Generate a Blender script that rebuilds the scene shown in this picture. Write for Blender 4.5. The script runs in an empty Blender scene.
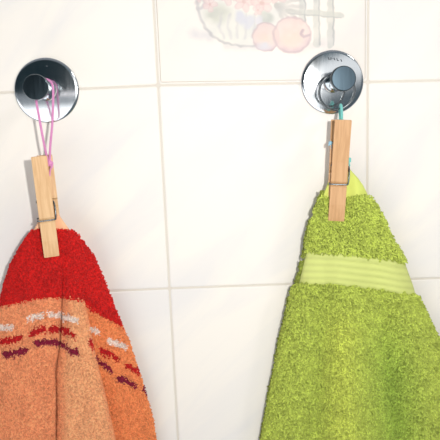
import bpy, math
import numpy as np
from mathutils import Vector, Matrix
rng = np.random.default_rng(7)
SC = bpy.context.scene
COL = SC.collection
SC.view_settings.view_transform = 'Standard'
SC.view_settings.look = 'None'
SC.view_settings.exposure = 0.0

# ------------------------------------------------------------------ camera
Z0 = 1.55                      # height of the lens above the floor
F = 687.0; DIST = 0.495
yaw, pitch, roll = math.atan(30/F), math.atan(118/F), math.radians(1.9)
fw = Vector((math.sin(yaw)*math.cos(pitch), math.cos(yaw)*math.cos(pitch), -math.sin(pitch)))
rt = fw.cross(Vector((0, 0, 1))).normalized(); up = rt.cross(fw).normalized()
cup = up*math.cos(roll) + rt*math.sin(roll)
crt = rt*math.cos(roll) - up*math.sin(roll)
cam = bpy.data.objects.new('camera', bpy.data.cameras.new('camera'))
COL.objects.link(cam); SC.camera = cam
cam.data.sensor_width = 36; cam.data.lens = 36*F/440; cam.data.clip_start = 0.01
C = Vector((0, -DIST, Z0))
cam.matrix_world = Matrix(((crt.x, cup.x, -fw.x, C.x), (crt.y, cup.y, -fw.y, C.y), (crt.z, cup.z, -fw.z, C.z), (0, 0, 0, 1)))
cR, cU, cF, cC = map(np.array, (crt, cup, fw, C))

def at(px, py, h=0.0):
    """wall-parallel plane h metres in front of the wall"""
    px = np.asarray(px, float); py = np.asarray(py, float); h = np.asarray(h, float)
    px, py, h = np.broadcast_arrays(px, py, h)
    d = cF + ((px-220)/F)[..., None]*cR - ((py-220)/F)[..., None]*cU
    t = (-h - cC[1]) / d[..., 1]
    return cC + d*t[..., None]
def P(px, py, h=0.0): return Vector(at(px, py, h).tolist())
def proj(p):
    q = p - cC; z = q@cF
    return 220+F*(q@cR)/z, 220-F*(q@cU)/z

# ------------------------------------------------------------------ helpers
def mesh_obj(name, verts, faces, mat, parent=None, smooth=True, col=None):
    me = bpy.data.meshes.new(name)
    verts = np.asarray(verts, dtype=np.float32)
    if isinstance(faces, np.ndarray):
        n, k = faces.shape
        me.vertices.add(len(verts)); me.vertices.foreach_set('co', verts.ravel())
        me.loops.add(n*k); me.loops.foreach_set('vertex_index', faces.astype(np.int32).ravel())
        me.polygons.add(n)
        me.polygons.foreach_set('loop_start', np.arange(0, n*k, k, dtype=np.int32))
        me.polygons.foreach_set('loop_total', np.full(n, k, dtype=np.int32))
        me.update(calc_edges=True)
    else:
        me.from_pydata([tuple(map(float, v)) for v in verts], [], [tuple(int(i) for i in f) for f in faces])
    me.validate()
    if smooth: me.polygons.foreach_set('use_smooth', np.ones(len(me.polygons), bool))
    if col is not None:
        a = me.color_attributes.new('tint', 'FLOAT_COLOR', 'POINT')
        c = np.ones((len(verts), 4), np.float32); c[:, :3] = col
        a.data.foreach_set('color', c.ravel())
    me.materials.append(mat)
    o = bpy.data.objects.new(name, me); COL.objects.link(o)
    if parent: o.parent = parent
    return o
def empty(name, loc, label, cat, group=None, mat=None):
    o = bpy.data.objects.new(name, None); COL.objects.link(o)
    o.empty_display_size = .02
    if mat is not None: o.matrix_world = mat
    else: o.location = loc
    o['label'] = label; o['category'] = cat
    if group: o['group'] = group
    return o
def lin(rgb):
    c = np.asarray(rgb, float)/255
    return np.where(c <= .04045, c/12.92, ((c+.055)/1.055)**2.4)
def mat(name, rgb=(200, 200, 200), rough=.5, metal=0, spec=.5):
    m = bpy.data.materials.new(name); m.use_nodes = True
    b = m.node_tree.nodes['Principled BSDF']
    b.inputs['Base Color'].default_value = (*lin(rgb), 1)
    b.inputs['Roughness'].default_value = rough; b.inputs['Metallic'].default_value = metal
    b.inputs['Specular IOR Level'].default_value = spec
    return m, m.node_tree, b
def node(nt, t, **kw):
    n = nt.nodes.new(t)
    for k, v in kw.items():
        if k in n.inputs: n.inputs[k].default_value = v
        else: setattr(n, k, v)
    return n
def ss(a, b, x):
    t = np.clip((x-a)/(b-a), 0, 1); return t*t*(3-2*t)
def vnoise(x, y, seed=0):
    """smooth value noise on unit lattice"""
    r = np.random.default_rng(seed).random((256, 256))
    xi = np.floor(x).astype(int); yi = np.floor(y).astype(int)
    fx = x-xi; fy = y-yi; fx = fx*fx*(3-2*fx); fy = fy*fy*(3-2*fy)
    g = lambda i, j: r[(xi+i) % 256, (yi+j) % 256]
    return (g(0, 0)*(1-fx)+g(1, 0)*fx)*(1-fy)+(g(0, 1)*(1-fx)+g(1, 1)*fx)*fy

# ------------------------------------------------------------------ materials
# glazed tile
mt, nt, b = mat('tile_glaze', (240, 237, 232), .45, 0, .12)
tc = node(nt, 'ShaderNodeTexCoord'); mp = node(nt, 'ShaderNodeMapping')
mp.vector_type = 'TEXTURE'; mp.inputs['Rotation'].default_value = (0, math.radians(-42), 0); mp.inputs['Scale'].default_value = (.13, .1, .035)
nz = node(nt, 'ShaderNodeTexNoise', Scale=1.0, Detail=4.0, Roughness=.5, Distortion=.6)
cr = node(nt, 'ShaderNodeValToRGB')
cr.color_ramp.elements[0].position = .34; cr.color_ramp.elements[0].color = (*lin((226, 223, 220)), 1)
cr.color_ramp.elements[1].position = .56; cr.color_ramp.elements[1].color = (*lin((236, 231, 223)), 1)
nt.links.new(tc.outputs['Object'], mp.inputs[0]); nt.links.new(mp.outputs[0], nz.inputs['Vector'])
nt.links.new(nz.outputs['Fac'], cr.inputs[0])
TILE_RAMP = cr
nt.links.new(cr.outputs[0], b.inputs['Base Color'])
n2 = node(nt, 'ShaderNodeTexNoise', Scale=38.0, Detail=1.0); bp = node(nt, 'ShaderNodeBump', Strength=.08, Distance=.002)
nt.links.new(tc.outputs['Object'], n2.inputs['Vector']); nt.links.new(n2.outputs['Fac'], bp.inputs['Height']); nt.links.new(bp.outputs[0], b.inputs['Normal'])
TILE = mt
# printed tile: glaze multiplied by painted tint
PT = mt.copy(); PT.name = 'printed_tile_glaze'; nt = PT.node_tree; b = nt.nodes['Principled BSDF']
at_ = node(nt, 'ShaderNodeAttribute', attribute_name='tint'); mx = node(nt, 'ShaderNodeMix', data_type='RGBA', blend_type='MULTIPLY')
mx.inputs['Factor'].default_value = 1
crn = [n for n in nt.nodes if n.type == 'VALTORGB'][0]
nt.links.new(crn.outputs[0], mx.inputs['A']); nt.links.new(at_.outputs['Color'], mx.inputs['B']); nt.links.new(mx.outputs['Result'], b.inputs['Base Color'])
# grout
GR, nt, b = mat('grout', (212, 205, 194), .9)
nz = node(nt, 'ShaderNodeTexNoise', Scale=900.0, Detail=3.0); bp = node(nt, 'ShaderNodeBump', Strength=.4, Distance=.0005)
nt.links.new(nz.outputs['Fac'], bp.inputs['Height']); nt.links.new(bp.outputs[0], b.inputs['Normal'])
# metals
def metal(name, rgb, rough, brush=None):
    m, nt, b = mat(name, rgb, rough, 1)
    tc = node(nt, 'ShaderNodeTexCoord'); mp = node(nt, 'ShaderNodeMapping')
    mp.inputs['Scale'].default_value = brush or (600, 600, 40)
    nz = node(nt, 'ShaderNodeTexNoise', Scale=1.0, Detail=3.0)
    bp = node(nt, 'ShaderNodeBump', Strength=.45, Distance=.00005)
    nt.links.new(tc.outputs['Object'], mp.inputs[0]); nt.links.new(mp.outputs[0], nz.inputs['Vector'])
    nt.links.new(nz.outputs['Fac'], bp.inputs['Height']); nt.links.new(bp.outputs[0], b.inputs['Normal'])
    rr = node(nt, 'ShaderNodeMapRange'); rr.inputs['To Min'].default_value = rough*.7; rr.inputs['To Max'].default_value = rough*1.4
    nt.links.new(nz.outputs['Fac'], rr.inputs['Value']); nt.links.new(rr.outputs[0], b.inputs['Roughness'])
    return m
CHROME = metal('chrome_plate', (226, 231, 235), .11)
CAPM = metal('satin_chrome_cap', (62, 75, 84), .34)
CAPD = metal('dark_satin_chrome_cap', (95, 110, 118), .2)
WIRE = metal('spring_wire_steel', (104, 110, 114), .28)
DARK, _, _ = mat('dark_stamping', (60, 70, 78), .5, .6)
# wood
def wood(name, c1, c2):
    m, nt, b = mat(name, c1, .55)
    tc = node(nt, 'ShaderNodeTexCoord'); mp = node(nt, 'ShaderNodeMapping'); mp.inputs['Scale'].default_value = (520, 520, 26)
    nz = node(nt, 'ShaderNodeTexNoise', Scale=1.0, Detail=5.0, Roughness=.6, Distortion=.4)
    cr = node(nt, 'ShaderNodeValToRGB')
    cr.color_ramp.elements[0].position = .3; cr.color_ramp.elements[0].color = (*lin(c2), 1)
    cr.color_ramp.elements[1].position = .6; cr.color_ramp.elements[1].color = (*lin(c1), 1)
    bp = node(nt, 'ShaderNodeBump', Strength=.25, Distance=.0002)
    nt.links.new(tc.outputs['Object'], mp.inputs[0]); nt.links.new(mp.outputs[0], nz.inputs['Vector'])
    nt.links.new(nz.outputs['Fac'], cr.inputs[0]); nt.links.new(cr.outputs[0], b.inputs['Base Color'])
    nt.links.new(nz.outputs['Fac'], bp.inputs['Height']); nt.links.new(bp.outputs[0], b.inputs['Normal'])
    return m
WOOD_L = wood('pale_beech', (222, 184, 138), (204, 160, 112))
WOOD_R = wood('reddish_beech', (204, 160, 114), (184, 138, 92))
def cloth(name, rough=.9, bump=0.0, sc=1500):
    m, nt, b = mat(name, (255, 255, 255), rough, 0, .15)
    a = node(nt, 'ShaderNodeAttribute', attribute_name='tint'); nt.links.new(a.outputs['Color'], b.inputs['Base Color'])
    b.inputs['Sheen Weight'].default_value = .08; b.inputs['Sheen Roughness'].default_value = .4
    nz = node(nt, 'ShaderNodeTexNoise', Scale=float(sc), Detail=2.0); bp = node(nt, 'ShaderNodeBump', Strength=.5, Distance=.0003)
    nt.links.new(nz.outputs['Fac'], bp.inputs['Height']); nt.links.new(bp.outputs[0], b.inputs['Normal'])
    return m
TERRY = cloth('terry_cloth'); WEAVE = cloth('flat_woven_cloth', .8)
def yarn(name, rgb):
    m, nt, b = mat(name, rgb, .6); b.inputs['Sheen Weight'].default_value = .3; return m
PINK = yarn('pink_yarn', (216, 140, 190)); TURQ = yarn('turquoise_yarn', (112, 196, 190)); PALEBLUE = yarn('pale_blue_yarn', (150, 200, 222))

# ------------------------------------------------------------------ tiled wall
S = .150
# grout crossing points read from the photograph, brought to the wall plane
gA, gB, gC = at(158.3, 85.2), at(368, 82, 0), at(168.3, 288.5)
lt = at(153.3, 0); lb = at(178, 440)
rtop = at(368.3, 0); rb = at(367.4, 165)
TOPL = at(0, 93.5); TOPR = at(440, 81.2); BOTL = at(110, 291.5); BOTR = at(440, 278)
def line_x(p, q): return lambda z: p[0]+(q[0]-p[0])*(z-p[2])/(q[2]-p[2])
xl = line_x(lt, lb); xr = line_x(rtop, rb)
print('GROUT', gA, gB, gC, lt, lb, rtop, rb, TOPL, TOPR, BOTL, BOTR)
zt = [(TOPL[0], TOPL[2]), (gA[0], gA[2]), (gB[0], gB[2]), (TOPR[0], TOPR[2])]
zb = [(BOTL[0], BOTL[2]), (gC[0], gC[2]), (at(290, 285)[0], at(290, 285)[2]), (BOTR[0], BOTR[2])]
def zrow(pts):
    xs = [p[0] for p in pts]; zs = [p[1] for p in pts]
    return lambda x: float(np.interp(x, xs, zs))
ztf, zbf = zrow(zt), zrow(zb)
# node grid i (columns -2..3), j (rows: 0 = upper line, 1 = lower line)
def nodept(i, j):
    zg = {0: Z0+.012, 1: Z0-.137}.get(j, None)
    zg = zg if zg is not None else (Z0+.012+.15*(-j) if j < 0 else Z0-.137-.15*(j-1))
    x = xl(zg) if i == 0 else xr(zg) if i == 1 else (xl(zg)+i*S if i < 0 else xr(zg)+(i-1)*S)
    z = ztf(x) if j == 0 else zbf(x) if j == 1 else (ztf(x)-j*S if j < 0 else zbf(x)-(j-1)*S)
    return np.array((x, z))
GW = .00055; RIM = .0009; TH = .0009
V = []; Fc = []
def tile(i, j, skip_face=False):
    q = [nodept(i, j+1), nodept(i+1, j+1), nodept(i+1, j), nodept(i, j)]   # bl br tr tl
    c = sum(q)/4
    def ring(inset, y):
        out = []
        for k in range(4):
            p, a, d = q[k], q[(k-1) % 4], q[(k+1) % 4]
            ea = (a-p)/np.linalg.norm(a-p); ed = (d-p)/np.linalg.norm(d-p)
            r = .0014
            for s in (0, 1, 2, 3):                  # rounded corner
                th = s/3*math.pi/2
                o = p+ (ea+ed)*(inset) + ea*r*(1-math.sin(th)) + ed*r*(1-math.cos(th))
                out.append((o[0], y, o[1]))
        return out
    prof = [(GW, .002), (GW, -TH*.1), (GW+RIM*.3, -TH*.65), (GW+RIM*.7, -TH*.93), (GW+RIM*1.4, -TH)]
    b0 = len(V); n = 16
    for ins, y in prof: V.extend(ring(ins, y))
    for k in range(len(prof)-1):
        for s in range(n):
            a = b0+k*n+s; d = b0+k*n+(s+1) % n
            Fc.append((a, d, d+n, a+n))
    last = ring(prof[-1][0], -TH)
    if not skip_face:
        Fc.append([b0+(len(prof)-1)*n+s for s in range(n)])
    return np.array(last)
tt = None
for i in range(-3, 4):
    for j in range(-3, 4):
        r_ = tile(i, j, (i, j) == (0, -1))
        if (i, j) == (0, -1): tt = r_
wall = mesh_obj('wall_back', V, Fc, TILE, smooth=True)
wall['kind'] = 'structure'; wall['label'] = 'white glazed tile wall with faint marbling'
for p_ in wall.data.polygons:
    if len(p_.vertices) > 4: p_.use_smooth = False
# shift so glaze face is y = 0
wall.location.y = TH
g = mesh_obj('grout', [(-.62, TH*.5, Z0-.75), (.7, TH*.5, Z0-.75), (.7, TH*.5, Z0+.65), (-.62, TH*.5, Z0+.65),
                       (-.62, .012, Z0-.75), (.7, .012, Z0-.75), (.7, .012, Z0+.65), (-.62, .012, Z0+.65)],
             [(0, 1, 2, 3), (7, 6, 5, 4), (0, 4, 5, 1), (1, 5, 6, 2), (2, 6, 7, 3), (3, 7, 4, 0)], GR, smooth=False)
g.parent = wall; g.matrix_parent_inverse = Matrix.Translation((0, -TH, 0))

# ---- printed tile face (a fruit bowl in pale watercolour)
N = 420
bl, br, tr, tl = tt[0:4].mean(0), tt[4:8].mean(0), tt[8:12].mean(0), tt[12:16].mean(0)
uu, vv = np.meshgrid(np.linspace(0, 1, N+1), np.linspace(0, 1, N+1))
G = (bl*(1-uu)[..., None]+br*uu[..., None])*(1-vv)[..., None] + (tl*(1-uu)[..., None]+tr*uu[..., None])*vv[..., None]
G[..., 1] = -TH
Gw = G.copy(); Gw[..., 1] = 0
X, Y = proj(Gw.reshape(-1, 3)); X = X.reshape(uu.shape); Y = Y.reshape(uu.shape)
X = X+(vnoise(X/4, Y/4, 3)-.5)*1.6; Y = Y+(vnoise(X/4, Y/4, 4)-.5)*1.6
T = np.ones(X.shape+(3,))*np.array((.993, .978, .970))
wash = .65+.5*vnoise(X/5, Y/5, 9)
def blend(mask, rgb, a):
    global T
    m = (np.clip(mask, 0, 1)*a*np.clip(wash, 0, 1.1))[..., None]; T = T*(1-m)+np.array(rgb)/255*m
def ell(cx, cy, rx, ry, soft=.15, rot=0):
    c, s = math.cos(rot), math.sin(rot); dx = X-cx; dy = Y-cy
    d = np.hypot((dx*c+dy*s)/rx, (-dx*s+dy*c)/ry); return 1-ss(1-soft, 1+soft, d), d
def stroke(pts, w, soft=1.0):
    best = np.full(X.shape, 1e9)
    for (x0, y0), (x1, y1) in zip(pts[:-1], pts[1:]):
        dx, dy = x1-x0, y1-y0; t = np.clip(((X-x0)*dx+(Y-y0)*dy)/(dx*dx+dy*dy), 0, 1)
        best = np.minimum(best, np.hypot(X-x0-t*dx, Y-y0-t*dy))
    return 1-ss(w/2-soft/2, w/2+soft, best)
GREY = (196, 198, 204); SAGE = (212, 216, 208); PINKC = (240, 218, 220); MAUVE = (206, 190, 202); LAV = (216, 220, 236); PEACH = (248, 218, 206)
# ground shadows
blend(stroke([(193, 33), (212, 38)], 7, 5), (222, 222, 230), .6)
blend(stroke([(226, 47), (258, 46)], 5, 4), (218, 218, 224), .6)
blend(stroke([(300, 50), (322, 42)], 7, 5), (226, 222, 226), .5)
# fence
for x in (302, 316.5, 330.5, 345, 288):
    y1 = 22 if x == 302 else 45 if x < 340 and x > 310 else 8
    if x in (345, 288): y1 = -20
    blend(stroke([(x-1, -140), (x, y1)], 6, 1.2), (216, 219, 218), .85); blend(stroke([(x+2.2, -140), (x+3.0, y1)], 1.2, .8), (180, 184, 190), .7)
for y in (13, -50):
    blend(stroke([(288, y-2), (341, y+2)], 5, 1.2), (214, 218, 216), .8); blend(stroke([(288, y+.6), (341, y+4.6)], 1, .8), (186, 190, 194), .6)
# bowl
bowlp = [(197, 2), (198, 10), (201, 19), (206, 29), (214, 37), (225, 43), (240, 46), (256, 46), (268, 42)]
m1, d = ell(240, 2, 43.5, 44.5, .04)
blend(m1*(Y > 0), (236, 238, 236), .8)
blend(ell(218, 14, 12, 9, .6)[0], SAGE, .8); blend(ell(240, 30, 22, 12, .7)[0], (228, 232, 232), .7)
for k in range(5):
    blend(stroke([(222+k*8, 14), (219+k*8+k, 26), (224+k*7, 38)], 1.6, 1.6), (206, 206, 216), .5)
blend(stroke(bowlp, 1.8, 1.4), (190, 190, 198), .7)
blend(stroke([(196, 3), (203, -2), (206, 4), (200, 8)], 2.5, 2), (200, 196, 204), .7)
# leaves and stems
for a, L_ in ((20, 26), (35, 24), (50, 20), (5, 26), (65, 16), (-15, 24)):
    ca, sa = math.cos(math.radians(a)), math.sin(math.radians(a))
    blend(stroke([(276, 5), (276+ca*L_, 5+sa*L_*.9)], 2.4, 1.6), (206, 206, 206), .65)
blend(ell(266, 17, 8, 6, .4, .5)[0], (200, 206, 202), .8); blend(ell(217, 13, 9, 4, .5, -.3)[0], (206, 210, 206), .8)
blend(ell(249, 22, 5, 7, .4, .3)[0], LAV, .9); blend(ell(241, 18, 5, 8, .4, -.5)[0], LAV, .9); blend(ell(259, 20, 4, 5, .4)[0], (228, 228, 240), .8)
# flowers
fl = [(244, 2, 9), (262, 3, 10), (210, 4, 7), (278, -6, 9), (228, -5, 9), (258, 10, 5), (200, -6, 7), (250, -18, 12), (222, -22, 10), (274, -26, 9)]
for k, (fx, fy, fr) in enumerate(fl):
    for q_ in range(5):
        a = q_*1.2566+k*.7; px_, py_ = fx+math.cos(a)*fr*.6, fy+math.sin(a)*fr*.6
        e, d = ell(px_, py_, fr*.55, fr*.38, .35, a)
        blend(e, PINKC, .75); blend((1-ss(.08, .28, np.abs(d-.95))), (222, 196, 204), .3)
    blend(ell(fx, fy, fr*.2, fr*.2, .6)[0], (222, 190, 186), .6)
# fruit
def fruit(cx, cy, r, ry):
    e, d = ell(cx, cy, r, ry, .05); blend(e, (240, 226, 226), .9)
    blend(ell(cx-1, cy+1, r*.75, ry*.75, .5)[0], (240, 220, 216), .8)
    blend(ell(cx-r*.1, cy+ry*.25, r*.5, ry*.4, .7)[0], (244, 224, 214), .6)
    sh = e*ss(.55, 1.0, d)*ss(-.4, .8, (Y-cy)/ry+.3*(X-cx)/r); blend(sh, (214, 200, 216), .9)
    blend(e*ss(.5, 1, d)*.6, (236, 206, 206), .6)
    blend(1-ss(.02, .10, np.abs(d-.98)), (200, 184, 194), .5)
fruit(266, 37, 13.5, 14.5); blend(ell(264, 46, 7, 4, .6)[0], (222, 226, 240), .8)
fruit(292, 35, 19, 18)
blend(stroke([(303, 30), (301, 34), (304, 37), (309, 35)], 1.8, 1.4), (190, 174, 190), .8)
idx = np.arange((N+1)*(N+1)).reshape(N+1, N+1)
fq = np.stack([idx[:-1, :-1], idx[:-1, 1:], idx[1:, 1:], idx[1:, :-1]], -1).reshape(-1, 4)
pt = mesh_obj('printed_tile_face', G.reshape(-1, 3), fq, PT, wall, col=lin(T.reshape(-1, 3)*255)**.92)
pt['label'] = 'tile face printed with a pale fruit bowl'

# ------------------------------------------------------------------ hooks
def lathe(name, prof, matr, parent, seg=96, rot=None, off=(0, 0, 0)):
    """prof: list of (radius, height out of wall); axis -Y"""
    vs = []; fs = []
    for r, h in prof:
        for k in range(seg):
            a = 2*math.pi*k/seg; v = Vector((r*math.cos(a), -h, r*math.sin(a)))
            if rot is not None: v = rot @ v
            vs.append(v+Vector(off))
    for i in range(len(prof)-1):
        for k in range(seg):
            a = i*seg+k; b_ = i*seg+(k+1) % seg
            fs.append((a, b_, b_+seg, a+seg))
    fs.append(list(range(seg))[::-1]); fs.append([(len(prof)-1)*seg+k for k in range(seg)])
    o = mesh_obj(name, vs, fs, matr, parent); 
    o.data.set_sharp_from_angle(angle=math.radians(28))
    return o
def hook(cx, cy, label, capmat, dome, collar):
    c = at(cx, cy, .0015)
    e = empty('wall_hook', (c[0], 0, c[2]), label, 'hook', 'round chrome hooks on the tiled wall')
    R = .0224
    pr = [(R-.0006, .0001), (R, .0006), (R, .0013), (R-.0004, .0018), (R-.0010, .0021)]
    for k in range(1, 13):
        t = k/13; r = (R-.0010)*(1-t)+.0052*t
        pr.append((r, .0021+dome*(1-(r/(R-.001))**2)))
    base = lathe('base_plate', pr+[(.004, .0021+dome)], CHROME, e)
    h0 = .0014+dome
    tilt = Matrix.Rotation(math.radians(-2.2), 3, 'X')
    lathe('peg', [(.0082, h0-.0004), (.0070, h0+.0009), (.0060, h0+.0025), (.0052, h0+.006), (.0047, .0140), (.0048, .0200), (.0056, .0260), (.0070, .0305), (.0074, .0318)], CHROME, e, rot=tilt)
    lathe('cap', [(.0070, .0310), (.0080, .0318), (.0083, .0326), (.0083, .0366), (.0081, .0373), (.0077, .0376), (.004, .0377), (.001, .0377)], capmat, e, rot=tilt)
    return e
HL = hook(46.6, 90.3, 'round chrome wall hook at left, its dark peg holding a pink cord', CAPD, .0012, False)
HR = hook(332.5, 82.2, 'round chrome wall hook at right, a thin steel ring hanging on its peg', CAPM, .0012, True)
def tube(pts, r, seg=8, closed=False):
    """returns verts, faces of tube along pts (list of 3-vectors)"""
    pts = np.array([np.array(p, float) for p in pts]); n = len(pts)
    tg = np.gradient(pts, axis=0); tg /= np.linalg.norm(tg, axis=1)[:, None]+1e-12
    ref = np.array((0, 1, 0.03)); nrm = []
    a = np.cross(tg[0], ref); a /= np.linalg.norm(a)
    for k in range(n):
        a = a - tg[k]*(a@tg[k]); a /= np.linalg.norm(a)+1e-12; nrm.append(a.copy())
    nrm = np.array(nrm); bn = np.cross(tg, nrm)
    r = np.broadcast_to(np.asarray(r, float), (n,))
    vs = []; fs = []
    for k in range(n):
        for s in range(seg):
            th = 2*math.pi*s/seg; vs.append(pts[k]+(nrm[k]*math.cos(th)+bn[k]*math.sin(th))*r[k])
    for k in range(n-1):
        for s in range(seg):
            a_ = k*seg+s; b_ = k*seg+(s+1) % seg; fs.append((a_, b_, b_+seg, a_+seg))
    fs.append(list(range(seg))[::-1]); fs.append([(n-1)*seg+s for s in range(seg)])
    return vs, fs, nrm, bn
def smooth_path(pts, n=80):
    pts = np.array([np.array(p, float) for p in pts]); P_ = np.vstack([2*pts[0]-pts[1], pts, 2*pts[-1]-pts[-2]])
    out = []; m = len(pts)-1
    for i in range(m):
        p0, p1, p2, p3 = P_[i:i+4]
        for t in np.linspace(0, 1, max(2, n//m), endpoint=(i == m-1)):
            out.append(.5*((2*p1)+(-p0+p2)*t+(2*p0-5*p1+4*p2-p3)*t*t+(-p0+3*p1-3*p2+p3)*t**3))
    return np.array(out)
def merge(parts):
    V_ = []; F_ = []
    for v, f in parts:
        o = len(V_); V_.extend(v); F_.extend([tuple(i+o for i in q) for q in f])
    return V_, F_
def cord_geo(path, r, pitch_=.0022):
    """two plies twisted together"""
    path = np.array(path); s = np.r_[0, np.cumsum(np.linalg.norm(np.diff(path, axis=0), axis=1))]
    L_ = s[-1]; n = int(L_/.0003)+2; q = np.linspace(0, L_, n)
    pp = np.stack([np.interp(q, s, path[:, k]) for k in range(3)], 1)
    _, _, nr, bn = tube(pp, r, 3)
    out = []
    for ph in (0, math.pi):
        th = 2*math.pi*q/pitch_+ph
        c = pp+(nr*np.cos(th)[:, None]+bn*np.sin(th)[:, None])*r*.5
        v, f, _, _ = tube(c, r*.58, 7); out.append((v, f))
    return merge(out)
def blob(c, rx, ry, rz, seed=0, n=14):
    vs = []; fs = []; r_ = np.random.default_rng(seed)
    for i in range(n+1):
        th = math.pi*i/n
        for k in range(n):
            ph = 2*math.pi*k/n; w = 1+.22*math.sin(3*ph+5*th+seed)
            vs.append((c[0]+rx*math.sin(th)*math.cos(ph)*w, c[1]+ry*math.sin(th)*math.sin(ph)*w, c[2]+rz*math.cos(th)))
    for i in range(n):
        for k in range(n):
            a = i*n+k; b_ = i*n+(k+1) % n; fs.append((a, b_, b_+n, a+n))
    return vs, fs

# little stamped marks near the top of each plate
def marks(e, pts, r):
    ps = []
    for st in pts:
        path = [np.array(at(x, y, .0033))-np.array(e.location) for x, y in st]
        if len(path) == 1: path = [path[0], path[0]+np.array((0.0004, 0, -.0004))]
        v, f, _, _ = tube(path, r, 6); ps.append((v, f))
    v, f = merge(ps); mesh_obj('stamped_mark', v, f, DARK, e)

# ------------------------------------------------------------------ clothes pegs
def peg_leg(side, Lg=.073, W=.0105):
    """outline in (s along length, t thickness outward) extruded across width, bevelled"""
    import bmesh
    # inner edge then outer edge, s from 0 (jaw) to Lg (handle)
    inner = [(0, .0004), (.010, .0004), (.014, .0012), (.018, .0004), (.024, .0004), (.031, .0006), (.0345, .0004),
             (.036, .0020), (.040, .0020), (.0415, .0006), (.046, .0012), (.060, .0034), (Lg, .0052)]
    outer = [(Lg, .0078), (.060, .0072), (.042, .0056), (.0285, .0052), (.0272, .0045), (.0258, .0045), (.0245, .0052), (.012, .0050), (.002, .0034), (0, .0028)]
    ol = inner+outer
    bm = bmesh.new()
    A = [bm.verts.new((-W/2, -t*side, s)) for s, t in ol]; B = [bm.verts.new((W/2, -t*side, s)) for s, t in ol]
    n = len(ol)
    f0 = bm.faces.new(A); f1 = bm.faces.new(B[::-1])
    for k in range(n): bm.faces.new((A[k], B[k], B[(k+1) % n], A[(k+1) % n]))
    bmesh.ops.recalc_face_normals(bm, faces=bm.faces)
    ed = [e for e in bm.edges if abs(e.verts[0].co.x-e.verts[1].co.x) < 1e-6]
    bmesh.ops.bevel(bm, geom=ed, offset=.0003, segments=2, affect='EDGES')
    me = bpy.data.meshes.new('leg'); bm.to_mesh(me); bm.free(); return me
def clothespin(bot, top, hb, ht, twist, W, wm, label, shift=(0, 0), knots=None):
    pb, ptp = P(*bot, hb), P(*top, ht)
    zaxis = (ptp-pb).normalized()
    L_ = (ptp-pb).length
    xa = Vector((1, 0, 0)); xa = (xa-zaxis*xa.dot(zaxis)).normalized(); xa = Matrix.Rotation(twist, 3, zaxis) @ xa
    ya = zaxis.cross(xa)
    # centre line of the front face is at y = -.0052 (local); move origin to mid plane
    org = pb + ya*.0045
    M = Matrix(((xa.x, ya.x, zaxis.x, org.x), (xa.y, ya.y, zaxis.y, org.y), (xa.z, ya.z, zaxis.z, org.z), (0, 0, 0, 1)))
    e = empty('clothespin', None, label, 'clothespin', 'wooden clothespins holding the towels', mat=M)
    me = peg_leg(1, L_, W); me.materials.append(wm)
    o = bpy.data.objects.new('wooden_leg', me); COL.objects.link(o); o.parent = e
    me = peg_leg(-1, L_, W); me.materials.append(wm)
    o = bpy.data.objects.new('wooden_leg', me); COL.objects.link(o); o.parent = e
    o.location = (shift[0], 0, -.001); o.rotation_euler = (0, shift[1], 0)
    # spring: coil across the width between the legs, arms wrapping both legs
    w = W/2+.0007; parts = []
    th = np.linspace(0, 2*math.pi*6, 150); xs = np.linspace(-w*.92, w*.92, 150)
    parts.append(tube(np.stack([xs, .0021*np.cos(th), .038+.0021*np.sin(th)], 1), .00045, 6)[:2])
    for sd in (1, -1):
        yo = -sd*.0052
        pts = [(w, -sd*.0021, .0385), (w+.0003, -sd*.0034, .036), (w+.0003, -sd*.0048, .031), (w*.98, yo-sd*.0001, .0272), (w*.8, yo, .0266), (0, yo, .0265), (-w*.8, yo, .0265), (-w-.0001, yo, .0266), (-w-.0002, yo*.6, .0268)]
        parts.append(tube(smooth_path(pts, 60), .00055, 8)[:2])
    v, f = merge(parts); mesh_obj('spring', v, f, WIRE, e)
    return e, M
PINL, ML = clothespin((52.0, 257.5), (38.8, 156.0), .0250, .0290, math.radians(14), .0104, WOOD_L,
    'pale wooden clothespin at left gripping the orange and red towel', shift=(.0034, math.radians(.5)))
PINR, MR = clothespin((336.2, 221.6), (343.2, 119.6), .0250, .0290, math.radians(-10), .0112, WOOD_R,
    'reddish wooden clothespin at right gripping the lime green towel', shift=(-.0008, math.radians(-1.0)))

# ------------------------------------------------------------------ cords
nL = HL.location
def offp(px, py, h): return at(px, py, h)
path = [offp(49, 166, .0265), offp(46.8, 157, .0260), offp(43.3, 140, .0250), offp(40, 122, .0235), offp(37.3, 107, .0215), offp(36.2, 99, .020),
        offp(36.6, 88, .0160), offp(40.0, 81.5, .0135), offp(46.0, 79.2, .0120), offp(51.4, 82.6, .0120), offp(53.2, 90, .0125), offp(53, 106, .0160), offp(52.2, 125, .0200), offp(50.4, 145, .0240), offp(49.8, 158, .0260), offp(49.4, 166, .0262)]
sp = smooth_path(path, 180)
v, f = cord_geo(sp, .00085)
org = Vector(path[7].tolist())
ec = empty('cord_loop', org, 'thin pink twisted cord looped over the left hook down to its clothespin', 'cord')
def local(v, o): return [(a[0]-o.x, a[1]-o.y, a[2]-o.z) for a in v]
mesh_obj('cord_strand', local(v, org), f, PINK, ec)
kp = at(49.8, 163, .0262)
kn = [blob(kp, .0016, .0014, .0021, 1)]
for pts in ([(49.8, 163), (51.5, 166), (50.2, 170), (49.6, 176)], [(50.6, 161), (52.6, 163), (51.6, 168)]):
    vv_, ff_ = cord_geo(smooth_path([at(x, y, .0262) for x, y in pts], 30), .0006); kn.append((vv_, ff_))
v, f = merge(kn); mesh_obj('knot', local(v, org), f, PINK, ec)
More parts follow.
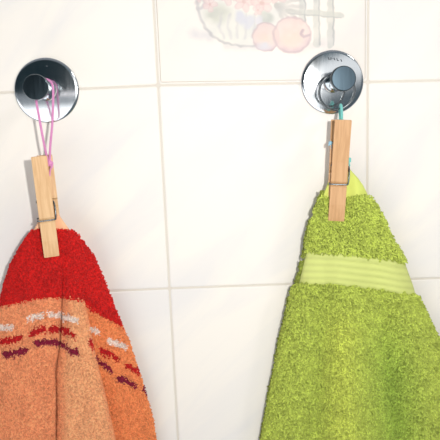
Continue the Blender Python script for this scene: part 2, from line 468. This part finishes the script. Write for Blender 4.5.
# split ring hanging on the right peg
rc = at(336.8, 91.5, .0165); org = Vector(rc.tolist()); parts_ = []
th = np.linspace(0, 4*math.pi*.985, 220)
R0 = .0123
pts_ = np.stack([R0*np.sin(th), .0008-.0016*th/th[-1]+.0022*np.cos(th), -R0*np.cos(th)], 1)
v, f, _, _ = tube(pts_, .00078, 10)
ering = mesh_obj('split_ring', v, f, WIRE); ering.location = org
ering['label'] = 'thin steel split ring hanging on the right hook above its clothespin'; ering['category'] = 'ring'
path = [offp(341.6, 132, .0262), offp(341.8, 119, .0262), offp(341.6, 110, .0215), offp(341.2, 106.2, .0192), offp(340.6, 105.0, .0165), offp(340.2, 107.5, .0140), offp(340.0, 112, .0160), offp(340.3, 119, .0240), offp(340.6, 132, .0255)]
v, f = cord_geo(smooth_path(path, 120), .0010)
org = Vector(path[4].tolist())
ec2 = empty('cord_loop', org, 'short turquoise cord tying the right hook to its clothespin', 'cord')
mesh_obj('cord_strand', local(v, org), f, TURQ, ec2)
kL = at(330.6, 143, .020); kR = at(349.6, 160, .0245)
kn = [blob(kL, .0015, .0012, .0014, 2)]
kn.append(cord_geo(smooth_path([at(331.5, 143, .02), at(328.6, 145.5, .020)], 12), .0005))
kn.append(cord_geo(smooth_path([at(331.5, 143, .02), at(331.0, 151, .020), at(331.4, 153, .020)], 12), .00035))
v, f = merge(kn); mesh_obj('knot', local(v, org), f, PALEBLUE, ec2)
kn = [blob(kR, .0011, .0012, .0018, 4)]
kn.append(cord_geo(smooth_path([at(350.3, 158, .0245), at(348.8, 162, .0255), at(349.8, 166, .0245)], 20), .0006))
v, f = merge(kn); mesh_obj('knot', local(v, org), f, TURQ, ec2)

marks(HL, [[(46, 65.5)]], .0004)
marks(HR, [[(328.5, 57), (329.5, 60)], [(331, 60), (331, 57), (332.5, 58.5)], [(334, 57.6), (335.2, 60)], [(337, 58), (337.6, 60.4), (339, 60.6)], [(341, 59), (342, 61.5)]], .00016)

# ------------------------------------------------------------------ towels
def tufts(pts, nrm, cols, seed, hgt=.0022, rad=.00042, root=.72):
    """tiny bent yarn loops, numpy-batched. returns verts, quads, colours"""
    r = np.random.default_rng(seed); n = len(pts); K = 6; Sg = 4
    rv = r.normal(size=(n, 3)); a = np.cross(nrm, rv); a /= np.linalg.norm(a, axis=1)[:, None]
    lean = r.normal(size=(n, 3))*.45+np.array((0, 0, -.35)); lean -= nrm*np.sum(lean*nrm, 1)[:, None]
    H = hgt*(.65+.6*r.random(n)); Wd = .00085*(.7+.6*r.random(n)); R_ = rad*(.8+.4*r.random(n))
    t = np.linspace(0, 1, K)
    ring_c = []; 
    for k in range(K):
        ang = math.pi*t[k]
        c = pts + a*(Wd*-math.cos(ang)/1)[:, None] + (nrm+lean*math.sin(ang))*(H*math.sin(ang))[:, None]
        ring_c.append(c)
    ring_c = np.stack(ring_c, 1)                          # n,K,3
    tg = np.gradient(ring_c, axis=1); tg /= np.linalg.norm(tg, axis=2)[..., None]+1e-12
    b_ = np.cross(a, nrm)[:, None, :].repeat(K, 1); b_ -= tg*np.sum(tg*b_, 2)[..., None]; b_ /= np.linalg.norm(b_, axis=2)[..., None]+1e-12
    c_ = np.cross(tg, b_)
    V_ = np.empty((n, K, Sg, 3))
    for s in range(Sg):
        th = 2*math.pi*s/Sg
        V_[:, :, s] = ring_c+(b_*math.cos(th)+c_*math.sin(th))*R_[:, None, None]
    idx = np.arange(n*K*Sg).reshape(n, K, Sg)
    q = []
    for s in range(Sg):
        s2 = (s+1) % Sg
        q.append(np.stack([idx[:, :-1, s], idx[:, :-1, s2], idx[:, 1:, s2], idx[:, 1:, s]], -1).reshape(-1, 4))
    q = np.concatenate(q)
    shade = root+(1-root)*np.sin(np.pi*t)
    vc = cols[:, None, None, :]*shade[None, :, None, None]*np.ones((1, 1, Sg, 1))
    return V_.reshape(-1, 3), q, vc.reshape(-1, 3)

def towel(name, label, Lk, Rk, y0, y1, front_back, region, color, seed, density, anchor, parts, pile_mat=TERRY, hgt=.0022, trad=.00038, skip=None, root=.72, side=0.0):
    """front_back(X, Y, u, L, R) -> front height, back height (m). region(X,Y): 0 pile, 1.. smooth parts"""
    ys = np.arange(y0, y1+.01, 1.0); NU = 230
    L = np.interp(ys, *zip(*Lk)); R = np.interp(ys, *zip(*Rk))
    u = (1-np.cos(np.linspace(0, math.pi, NU)))/2*.35+np.linspace(0, 1, NU)*.65
    UX = L[:, None]+(R-L)[:, None]*u[None]; UY = np.broadcast_to(ys[:, None], UX.shape)
    U = np.broadcast_to(u[None], UX.shape)
    Df, Db = front_back(UX, UY, U, L[:, None], R[:, None])
    reg = region(UX, UY)
    front = at(UX, UY, Df)
    ub = np.linspace(0, 1, 60)[1:-1][::-1]; BX = L[:, None]+(R-L)[:, None]*ub[None]; BY = np.broadcast_to(ys[:, None], BX.shape)
    _, Db2 = front_back(BX, BY, np.broadcast_to(ub[None], BX.shape), L[:, None], R[:, None])
    bw = ss(1.0, .55, 1-ub)[None] if False else np.clip(1-(ub[None]/.12), 0, 1)
    wy = ss(188, 215, BY)*(side > 0)
    BX = BX-bw*wy*1.3; Db2 = Db2-side*wy*np.clip(1-(ub[None]-.5)/.3, 0, 1)
    back = at(BX, BY, Db2)
    GX = np.concatenate([UX, BX], 1); GY = np.concatenate([UY, BY], 1); A = np.concatenate([front, back], 1)
    nr, nc = A.shape[:2]; idx = np.arange(nr*nc).reshape(nr, nc)
    nxt = np.roll(idx, -1, 1)
    q = np.stack([idx[1:], nxt[1:], nxt[:-1], idx[:-1]], -1)       # rows-1, nc, 4
    cX = GX[:-1]; cY = GY[:-1]+.5
    rg = region(cX, cY); isf = np.zeros(rg.shape, bool); isf[:, :NU-1] = True
    base_col = color(GX.reshape(-1), GY.reshape(-1), region(GX, GY).reshape(-1), np.random.default_rng(seed))
    e = empty(name, Vector(anchor), label, 'towel')
    off = np.array(anchor)
    allv = A.reshape(-1, 3)
    def sub(fs):
        un, inv = np.unique(fs.ravel(), return_inverse=True); return un, inv.reshape(-1, 4)
    # pile body
    rr = np.random.default_rng(seed+1)
    fr = front; n_ = np.cross(np.gradient(fr, axis=1), np.gradient(fr, axis=0)); n_ /= np.linalg.norm(n_, axis=2)[..., None]+1e-12
    if n_[nr//2, NU//2, 1] > 0: n_ = -n_
    # area-weighted sampling on front faces in the pile region
    ex = np.linalg.norm(np.diff(fr, axis=1), axis=2)[:-1]; ey = np.linalg.norm(np.diff(fr, axis=0), axis=2)[:, :-1]
    area = ex*ey*(rg[:, :NU-1] == 0)
    N_ = int(area.sum()*density); pr = (area/area.sum()).ravel()
    k = rr.choice(len(pr), N_, p=pr); r0, c0 = np.unravel_index(k, area.shape); a_, b_ = rr.random(N_)[:, None], rr.random(N_)[:, None]
    bil = lambda Q: (Q[r0, c0]*(1-a_)+Q[r0+1, c0]*a_)*(1-b_)+(Q[r0, c0+1]*(1-a_)+Q[r0+1, c0+1]*a_)*b_
    tp = bil(fr); tn = bil(n_); tn /= np.linalg.norm(tn, axis=1)[:, None]
    tx = bil(UX[..., None])[:, 0]; ty = bil(UY[..., None])[:, 0]
    keep = region(tx, ty) == 0
    if skip: keep &= ~skip(tx, ty)
    tp, tn, tx, ty = tp[keep], tn[keep], tx[keep], ty[keep]
    tcl = color(tx+rr.normal(size=len(tx))*.6, ty+rr.normal(size=len(tx))*.7, np.zeros(len(tx), int), rr)
    if side:
        m = 2600; ry = rr.random(m)*(ys[-1]-192)+192; tt_ = rr.random(m)
        keep = vnoise(ry/2.6, ry*0, 44) > .38; ry = ry[keep]; tt_ = tt_[keep]
        rl = np.interp(ry, ys, L); w_ = ss(188, 215, ry)
        d0 = np.interp(ry, ys, Df[:, 0]); sp_ = at(rl-1.3*w_*tt_, ry, d0-side*w_*tt_)
        sn = np.tile(np.array((-.98, -.1, 0.)), (len(ry), 1)); sn /= np.linalg.norm(sn[0])
        tp = np.concatenate([tp, sp_]); tn = np.concatenate([tn, sn])
        tcl = np.concatenate([tcl, color(rl, ry, np.zeros(len(ry), int), rr)*.65])  # side tufts darkened in the colour to deepen the shaded edge
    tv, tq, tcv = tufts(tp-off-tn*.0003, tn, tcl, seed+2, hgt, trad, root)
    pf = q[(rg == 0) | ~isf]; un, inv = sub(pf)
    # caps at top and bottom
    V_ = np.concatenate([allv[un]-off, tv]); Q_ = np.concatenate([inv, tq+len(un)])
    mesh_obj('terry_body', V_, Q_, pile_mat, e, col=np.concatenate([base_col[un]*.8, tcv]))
    for code, pname, pl in parts:
        pf = q[(rg == code) & isf]; un, inv = sub(pf)
        o = mesh_obj(pname, allv[un]-off, inv, WEAVE, e, col=base_col[un])
        if pl: o['label'] = pl
    print(name, 'tufts', len(tp))
    return e

# ---- green
gL = [(164, 334.5), (168, 333.5), (174, 331), (185, 327), (195, 323), (205, 319), (215, 314.5), (225, 311.5), (240, 308), (252, 306.5), (262, 304), (275, 301), (285, 298.5), (288, 294.5), (300, 291), (320, 287), (340, 282), (370, 276.5), (400, 270.5), (440, 263.5), (520, 250)]
gR = [(164, 345), (168, 349), (172, 352.5), (178, 358), (185, 363), (192, 366.5), (196, 368.5), (200, 370.5), (210, 378), (225, 385), (235, 389), (252, 399), (262, 404.5), (285, 413), (292, 415), (298, 417.5), (320, 428), (340, 438), (380, 454), (440, 478), (520, 505)]
bt = lambda x: np.interp(x, [300, 307, 340, 370, 405], [250.5, 251, 253, 256, 261.5])
bb = lambda x: np.interp(x, [299, 335, 365, 390, 415], [285, 285, 289, 292.5, 295.5])
def g_region(X, Y):
    r = np.zeros(np.shape(X), int)
    hemy = np.interp(X, [318, 330, 347, 360, 367], [194, 198, 197, 195, 197])
    r[(Y < hemy)] = 1; r[(Y > bt(X)) & (Y < bb(X))] = 2
    return r
def jaw_dent(X, Y, bot, top, wpx=9.5):
    t = np.clip((Y-bot[1])/(top[1]-bot[1]), 0, 1); cx = bot[0]+(top[0]-bot[0])*t
    return np.exp(-np.maximum(np.abs(X-cx)-wpx, 0)**2/(2*5.0**2))*(1-ss(bot[1]-3, bot[1]+22, Y))
def g_shape(X, Y, U, L, R):
    Db = np.interp(Y, [164, 220, 260, 340, 440, 520], [.0192, .0175, .0150, .0120, .0110, .0110])
    T_ = np.interp(Y, [164, 200, 240, 300, 380, 520], [.0022, .006, .009, .013, .016, .018])
    e_ = np.clip(1-np.abs(2*U-1)**2.6, 0, 1)**.5
    h = T_*e_
    # soft hanging folds
    amp = ss(250, 400, Y)*.0085+.0010*ss(200, 250, Y)
    ridge = np.interp(Y, [200, 300, 440], [338, 342, 344]); v1 = np.interp(Y, [200, 300, 440], [327, 321, 312]); v2 = np.interp(Y, [200, 300, 440], [362, 378, 392]); r2 = np.interp(Y, [200, 300, 440], [376, 402, 425])
    w = np.interp(Y, [200, 300, 440], [6, 13, 20])
    fold = np.exp(-((X-ridge)/w)**2)*1.3-np.exp(-((X-v1)/(w*.8))**2)*.8-np.exp(-((X-v2)/(w*.9))**2)*1.3+np.exp(-((X-r2)/w)**2)*.7
    h = h+fold*amp*e_+.0009*(vnoise(X/16, Y/22, 5)-.5)*e_*ss(190, 230, Y)
    f = Db+h
    # woven band with ribs; pleat on its left
    ph = (Y-bt(X))/(bb(X)-bt(X)); inb = (ph > 0) & (ph < 1)
    rib = np.abs(np.sin(ph*math.pi*5.0))**.6-.6
    f = f+np.where(inb, (-.0006+rib*.0011*(.35+.65*ss(322, 350, X)))*e_**.5, 0)
    d = jaw_dent(X, Y, (336.2, 221.6), (340, 165)); mid = np.interp(Y, [165, 222, 245], [.0204, .0198, .0198])
    f = f*(1-d)+np.minimum(f, mid)*d
    return f, np.minimum(Db, f-.0003)
def g_color(X, Y, reg, r):
    n = len(X); base = lin((190, 205, 92))*np.ones((n, 1))
    v = (.78+.55*r.random(n)**1.5)*(.9+.2*vnoise(X/9, Y/9, 8))
    c = base*v[:, None]
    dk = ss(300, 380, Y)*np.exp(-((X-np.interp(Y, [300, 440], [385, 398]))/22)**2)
    c = c*(1-.14*dk[:, None]*np.array((1.4, .6, 1)))  # right-hand fold valley darkened in the colour, standing in for shade
    rd = ss(290, 340, Y)*np.exp(-((X-343)/14)**2); c = c*(1+.14*rd[:, None]*np.array((1.2, .8, .6)))  # centre ridge lightened in the colour, standing in for light on the fold
    c[reg == 1] = lin((208, 218, 112)); 
    ph = (Y-bt(X))/(bb(X)-bt(X)); s = np.abs(np.sin(ph*math.pi*5.0))
    bc = lin((206, 214, 130))[None]*(.86+.16*s[:, None])
    c = np.where((reg == 2)[:, None], bc, c)
    return np.clip(c, 0, 1)
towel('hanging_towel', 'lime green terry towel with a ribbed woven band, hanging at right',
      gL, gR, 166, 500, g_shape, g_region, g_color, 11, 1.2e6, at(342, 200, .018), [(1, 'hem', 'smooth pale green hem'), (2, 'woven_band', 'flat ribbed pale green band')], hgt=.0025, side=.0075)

# ---- orange / red
oL = [(212, 45), (216, 42.5), (222, 38), (230, 33.5), (239, 26.5), (246, 22), (265, 11.5), (285, 5), (302, 1), (340, -9), (440, -32), (520, -48)]
oR = [(212, 56), (216, 60), (222, 64), (230, 70), (235, 77), (255, 92), (285, 105), (317, 117.5), (340, 127.5), (385, 142.5), (420, 152), (440, 155), (520, 168)]
crease = lambda Y: np.interp(Y, [230, 270, 305, 345, 372, 400, 440, 520], [60, 63, 62, 59.5, 55.5, 56.5, 56, 55])
stepx = lambda Y: np.interp(Y, [230, 270, 290, 300, 345, 400, 440, 520], [66, 74, 79, 82, 91, 104, 113, 128])
def o_region(X, Y):
    r = np.zeros(np.shape(X), int); r[Y < np.interp(X, [30, 40, 57, 72], [231, 229, 229, 230.5])] = 1; return r
def o_shape(X, Y, U, L, R):
    Db = np.interp(Y, [212, 257, 300, 360, 440, 520], [.0192, .0170, .0140, .0110, .0100, .0100])
    T_ = np.interp(Y, [212, 240, 280, 340, 420, 520], [.0022, .006, .010, .016, .022, .024])
    e_ = np.clip(1-np.abs(2*U-1)**2.8, 0, 1)**.5
    c, s = crease(Y), stepx(Y); g_ = ss(245, 340, Y)
    h = T_*e_
    # front fold lies over the right-hand panel
    st = ss(-1.2, 1.2, X-s)*g_
    h = h*(1-.55*st)+.0045*g_*np.exp(-((X-(s-12))/11)**2)*(1-st)
    h = h-.0150*g_*np.exp(-((X-c)/2.2)**2)-.0055*g_*ss(0, 1, 1-np.abs(X-c-2)/13)
    h = h-.0030*ss(240, 262, Y)*(1-g_)*np.exp(-((X-c)/1.8)**2)
    h = h+.0012*ss(300, 360, Y)*np.exp(-((X-(c-22))/14)**2)
    c2 = np.interp(Y, [330, 345, 380], [64, 67, 68]); h = h-.0012*ss(325, 345, Y)*(1-ss(365, 390, Y))*np.exp(-((X-c2)/1.3)**2)
    h = h+.0012*(vnoise(X/13, Y/18, 6)-.5)*e_*ss(225, 260, Y)
    h = np.maximum(h, .0008*e_)
    f = Db+h
    d = jaw_dent(X, Y, (52, 257.5), (46.5, 214)); mid = np.interp(Y, [212, 257, 280], [.0204, .0196, .0196])
    f = f*(1-d)+np.minimum(f, mid)*d
    return f, np.minimum(Db, f-.0003)
redb = lambda x: np.interp(x, [-40, 0, 20, 40, 60, 80, 85, 90, 100, 112, 122, 135], [322, 307, 302, 298, 297, 300, 303, 309, 315, 321, 327, 334])
WH = [[(-30, 331), (-14, 329)], [(-3, 327), (13, 326.5)], [(29, 318), (34, 316), (43, 315)], [(49, 314), (58, 314), (66, 317), (77, 319.5)], [(89, 328), (98, 331)], [(109, 340), (117, 343), (125, 346)]]
RD = [[(-26, 347), (-8, 343)], [(-3, 342), (10, 340), (22, 337)], [(31, 333), (38, 330), (45, 328)], [(50, 329), (62, 328.5), (70, 331), (75, 335)], [(89, 342), (92, 347)], [(101, 350), (110, 353), (118, 359)], [(127, 364), (137, 371)]]
MR_ = [[(-24, 361), (-6, 357)], [(4, 354), (16, 352), (27, 349)], [(36, 343), (46, 341), (56, 341.5), (66, 345), (73, 350), (78, 351)], [(95, 357), (99, 361), (105, 364), (111, 370)], [(118, 378), (126, 380), (135, 386)], [(142, 388), (146, 393)]]
def near(X, Y, lines, w):
    m = np.zeros(X.shape, bool)
    for pts in lines:
        for (x0, y0), (x1, y1) in zip(pts[:-1], pts[1:]):
            dx, dy = x1-x0, y1-y0; t = np.clip(((X-x0)*dx+(Y-y0)*dy)/(dx*dx+dy*dy), 0, 1)
            m |= (np.abs(Y-y0-t*dy) < w) & (np.abs(X-x0-t*dx) < 1.2)
    return m
def o_color(X, Y, reg, r):
    n = len(X); v = (.78+.5*r.random(n)**1.5)*(.92+.16*vnoise(X/8, Y/8, 18))
    c = (lin((250, 162, 114))+(lin((252, 180, 130))-lin((250, 162, 114)))*(ss(5, 14, X-crease(Y))*(1-ss(-3, 1, X-stepx(Y))))[:, None])*np.ones((n, 1));  # front ridge lightened in the colour, as if catching more light
    rp = (ss(0, 2, X-stepx(Y))*ss(290, 320, Y))[:, None]; c = c*(1-rp)+lin((250, 150, 94))*rp  # right panel deepened in the colour, for shade beyond the fold step
    c[Y < redb(X)] = lin((212, 32, 30))
    c[near(X, Y, WH, 2.6)] = lin((246, 222, 210))
    c[near(X, Y, RD, 3.2)] = lin((198, 32, 34))
    c[near(X, Y, MR_, 3.1)] = lin((140, 30, 58))
    c = c*v[:, None]
    c[reg == 1] = lin((242, 190, 150))
    return np.clip(c, 0, 1)
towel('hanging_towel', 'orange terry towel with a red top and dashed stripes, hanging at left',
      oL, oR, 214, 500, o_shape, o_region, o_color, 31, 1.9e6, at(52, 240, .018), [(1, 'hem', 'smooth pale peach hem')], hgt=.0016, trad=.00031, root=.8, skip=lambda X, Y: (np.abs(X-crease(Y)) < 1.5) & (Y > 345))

# ------------------------------------------------------------------ light
def area(name, loc, target, size, energy, col):
    l = bpy.data.lights.new(name, 'AREA'); l.size = size; l.energy = energy; l.color = col; l.shape = 'DISK'
    o = bpy.data.objects.new(name, l); COL.objects.link(o); o.location = loc
    o.rotation_euler = (Vector(target)-Vector(loc)).to_track_quat('-Z', 'Y').to_euler(); return o
area('flash', (.078, -.50, Z0+.035), (.02, 0, Z0-.06), .02, 2.0, (1, .97, .93))
area('room_lamp', (.85, -.70, Z0+.68), (0, 0, Z0-.05), .22, 2.7, (1, .95, .88))
w = bpy.data.worlds.new('reflection_env'); SC.world = w; w.use_nodes = True; nt = w.node_tree
bg = nt.nodes['Background']
tc = node(nt, 'ShaderNodeTexCoord'); sx = node(nt, 'ShaderNodeSeparateXYZ'); nt.links.new(tc.outputs['Generated'], sx.inputs[0])
def math_(op, a, b_=None, clamp=False):
    n = node(nt, 'ShaderNodeMath', operation=op); n.use_clamp = clamp
    for i, v_ in enumerate((a, b_)):
        if v_ is None: continue
        if isinstance(v_, (int, float)): n.inputs[i].default_value = v_
        else: nt.links.new(v_, n.inputs[i])
    return n.outputs[0]
def mrange(v_, a, b_, lo=0, hi=1):
    n = node(nt, 'ShaderNodeMapRange', interpolation_type='SMOOTHSTEP'); nt.links.new(v_, n.inputs['Value'])
    n.inputs['From Min'].default_value = a; n.inputs['From Max'].default_value = b_; n.inputs['To Min'].default_value = lo; n.inputs['To Max'].default_value = hi
    return n.outputs[0]
def mixc(fac, c1, c2):
    n = node(nt, 'ShaderNodeMix', data_type='RGBA')
    for s_, v_ in (('Factor', fac), ('A', c1), ('B', c2)):
        if isinstance(v_, tuple): n.inputs[s_].default_value = (*v_, 1)
        else: nt.links.new(v_, n.inputs[s_])
    return n.outputs['Result']
x, y, z = sx.outputs[0], sx.outputs[1], sx.outputs[2]
# made-up surroundings tuned for the chrome reflections: dark upper left, bright low and right
left = mixc(mrange(z, -.02, .015), (.62, .67, .72), (.03, .06, .075))
left = mixc(mrange(z, -.14, -.085, 1, 0), left, (4, 4, 4))
stk = math_('MULTIPLY', math_('MULTIPLY', mrange(z, -.035, -.02), mrange(z, -.006, .010, 1, 0)), mrange(x, -.22, -.15))  # bright streak added to the surroundings as a glint on the left plate
left = mixc(stk, left, (3.0, 2.8, 2.8))
zz = math_('ADD', z, math_('MULTIPLY', x, -.35))
right = mixc(mrange(zz, -.22, -.02), (.22, .28, .32), (2.2, 2.2, 2.2))
right = mixc(mrange(zz, .10, .2), right, (.26, .36, .42))
env = mixc(mrange(x, .06, .13), left, right)
env_top = mixc(mrange(z, .3, .6), env, (.66, .69, .74))
amb = mixc(mrange(y, -.6, -.3), env_top, (.54, .56, .60))
nt.links.new(amb, bg.inputs['Color']); bg.inputs['Strength'].default_value = .42
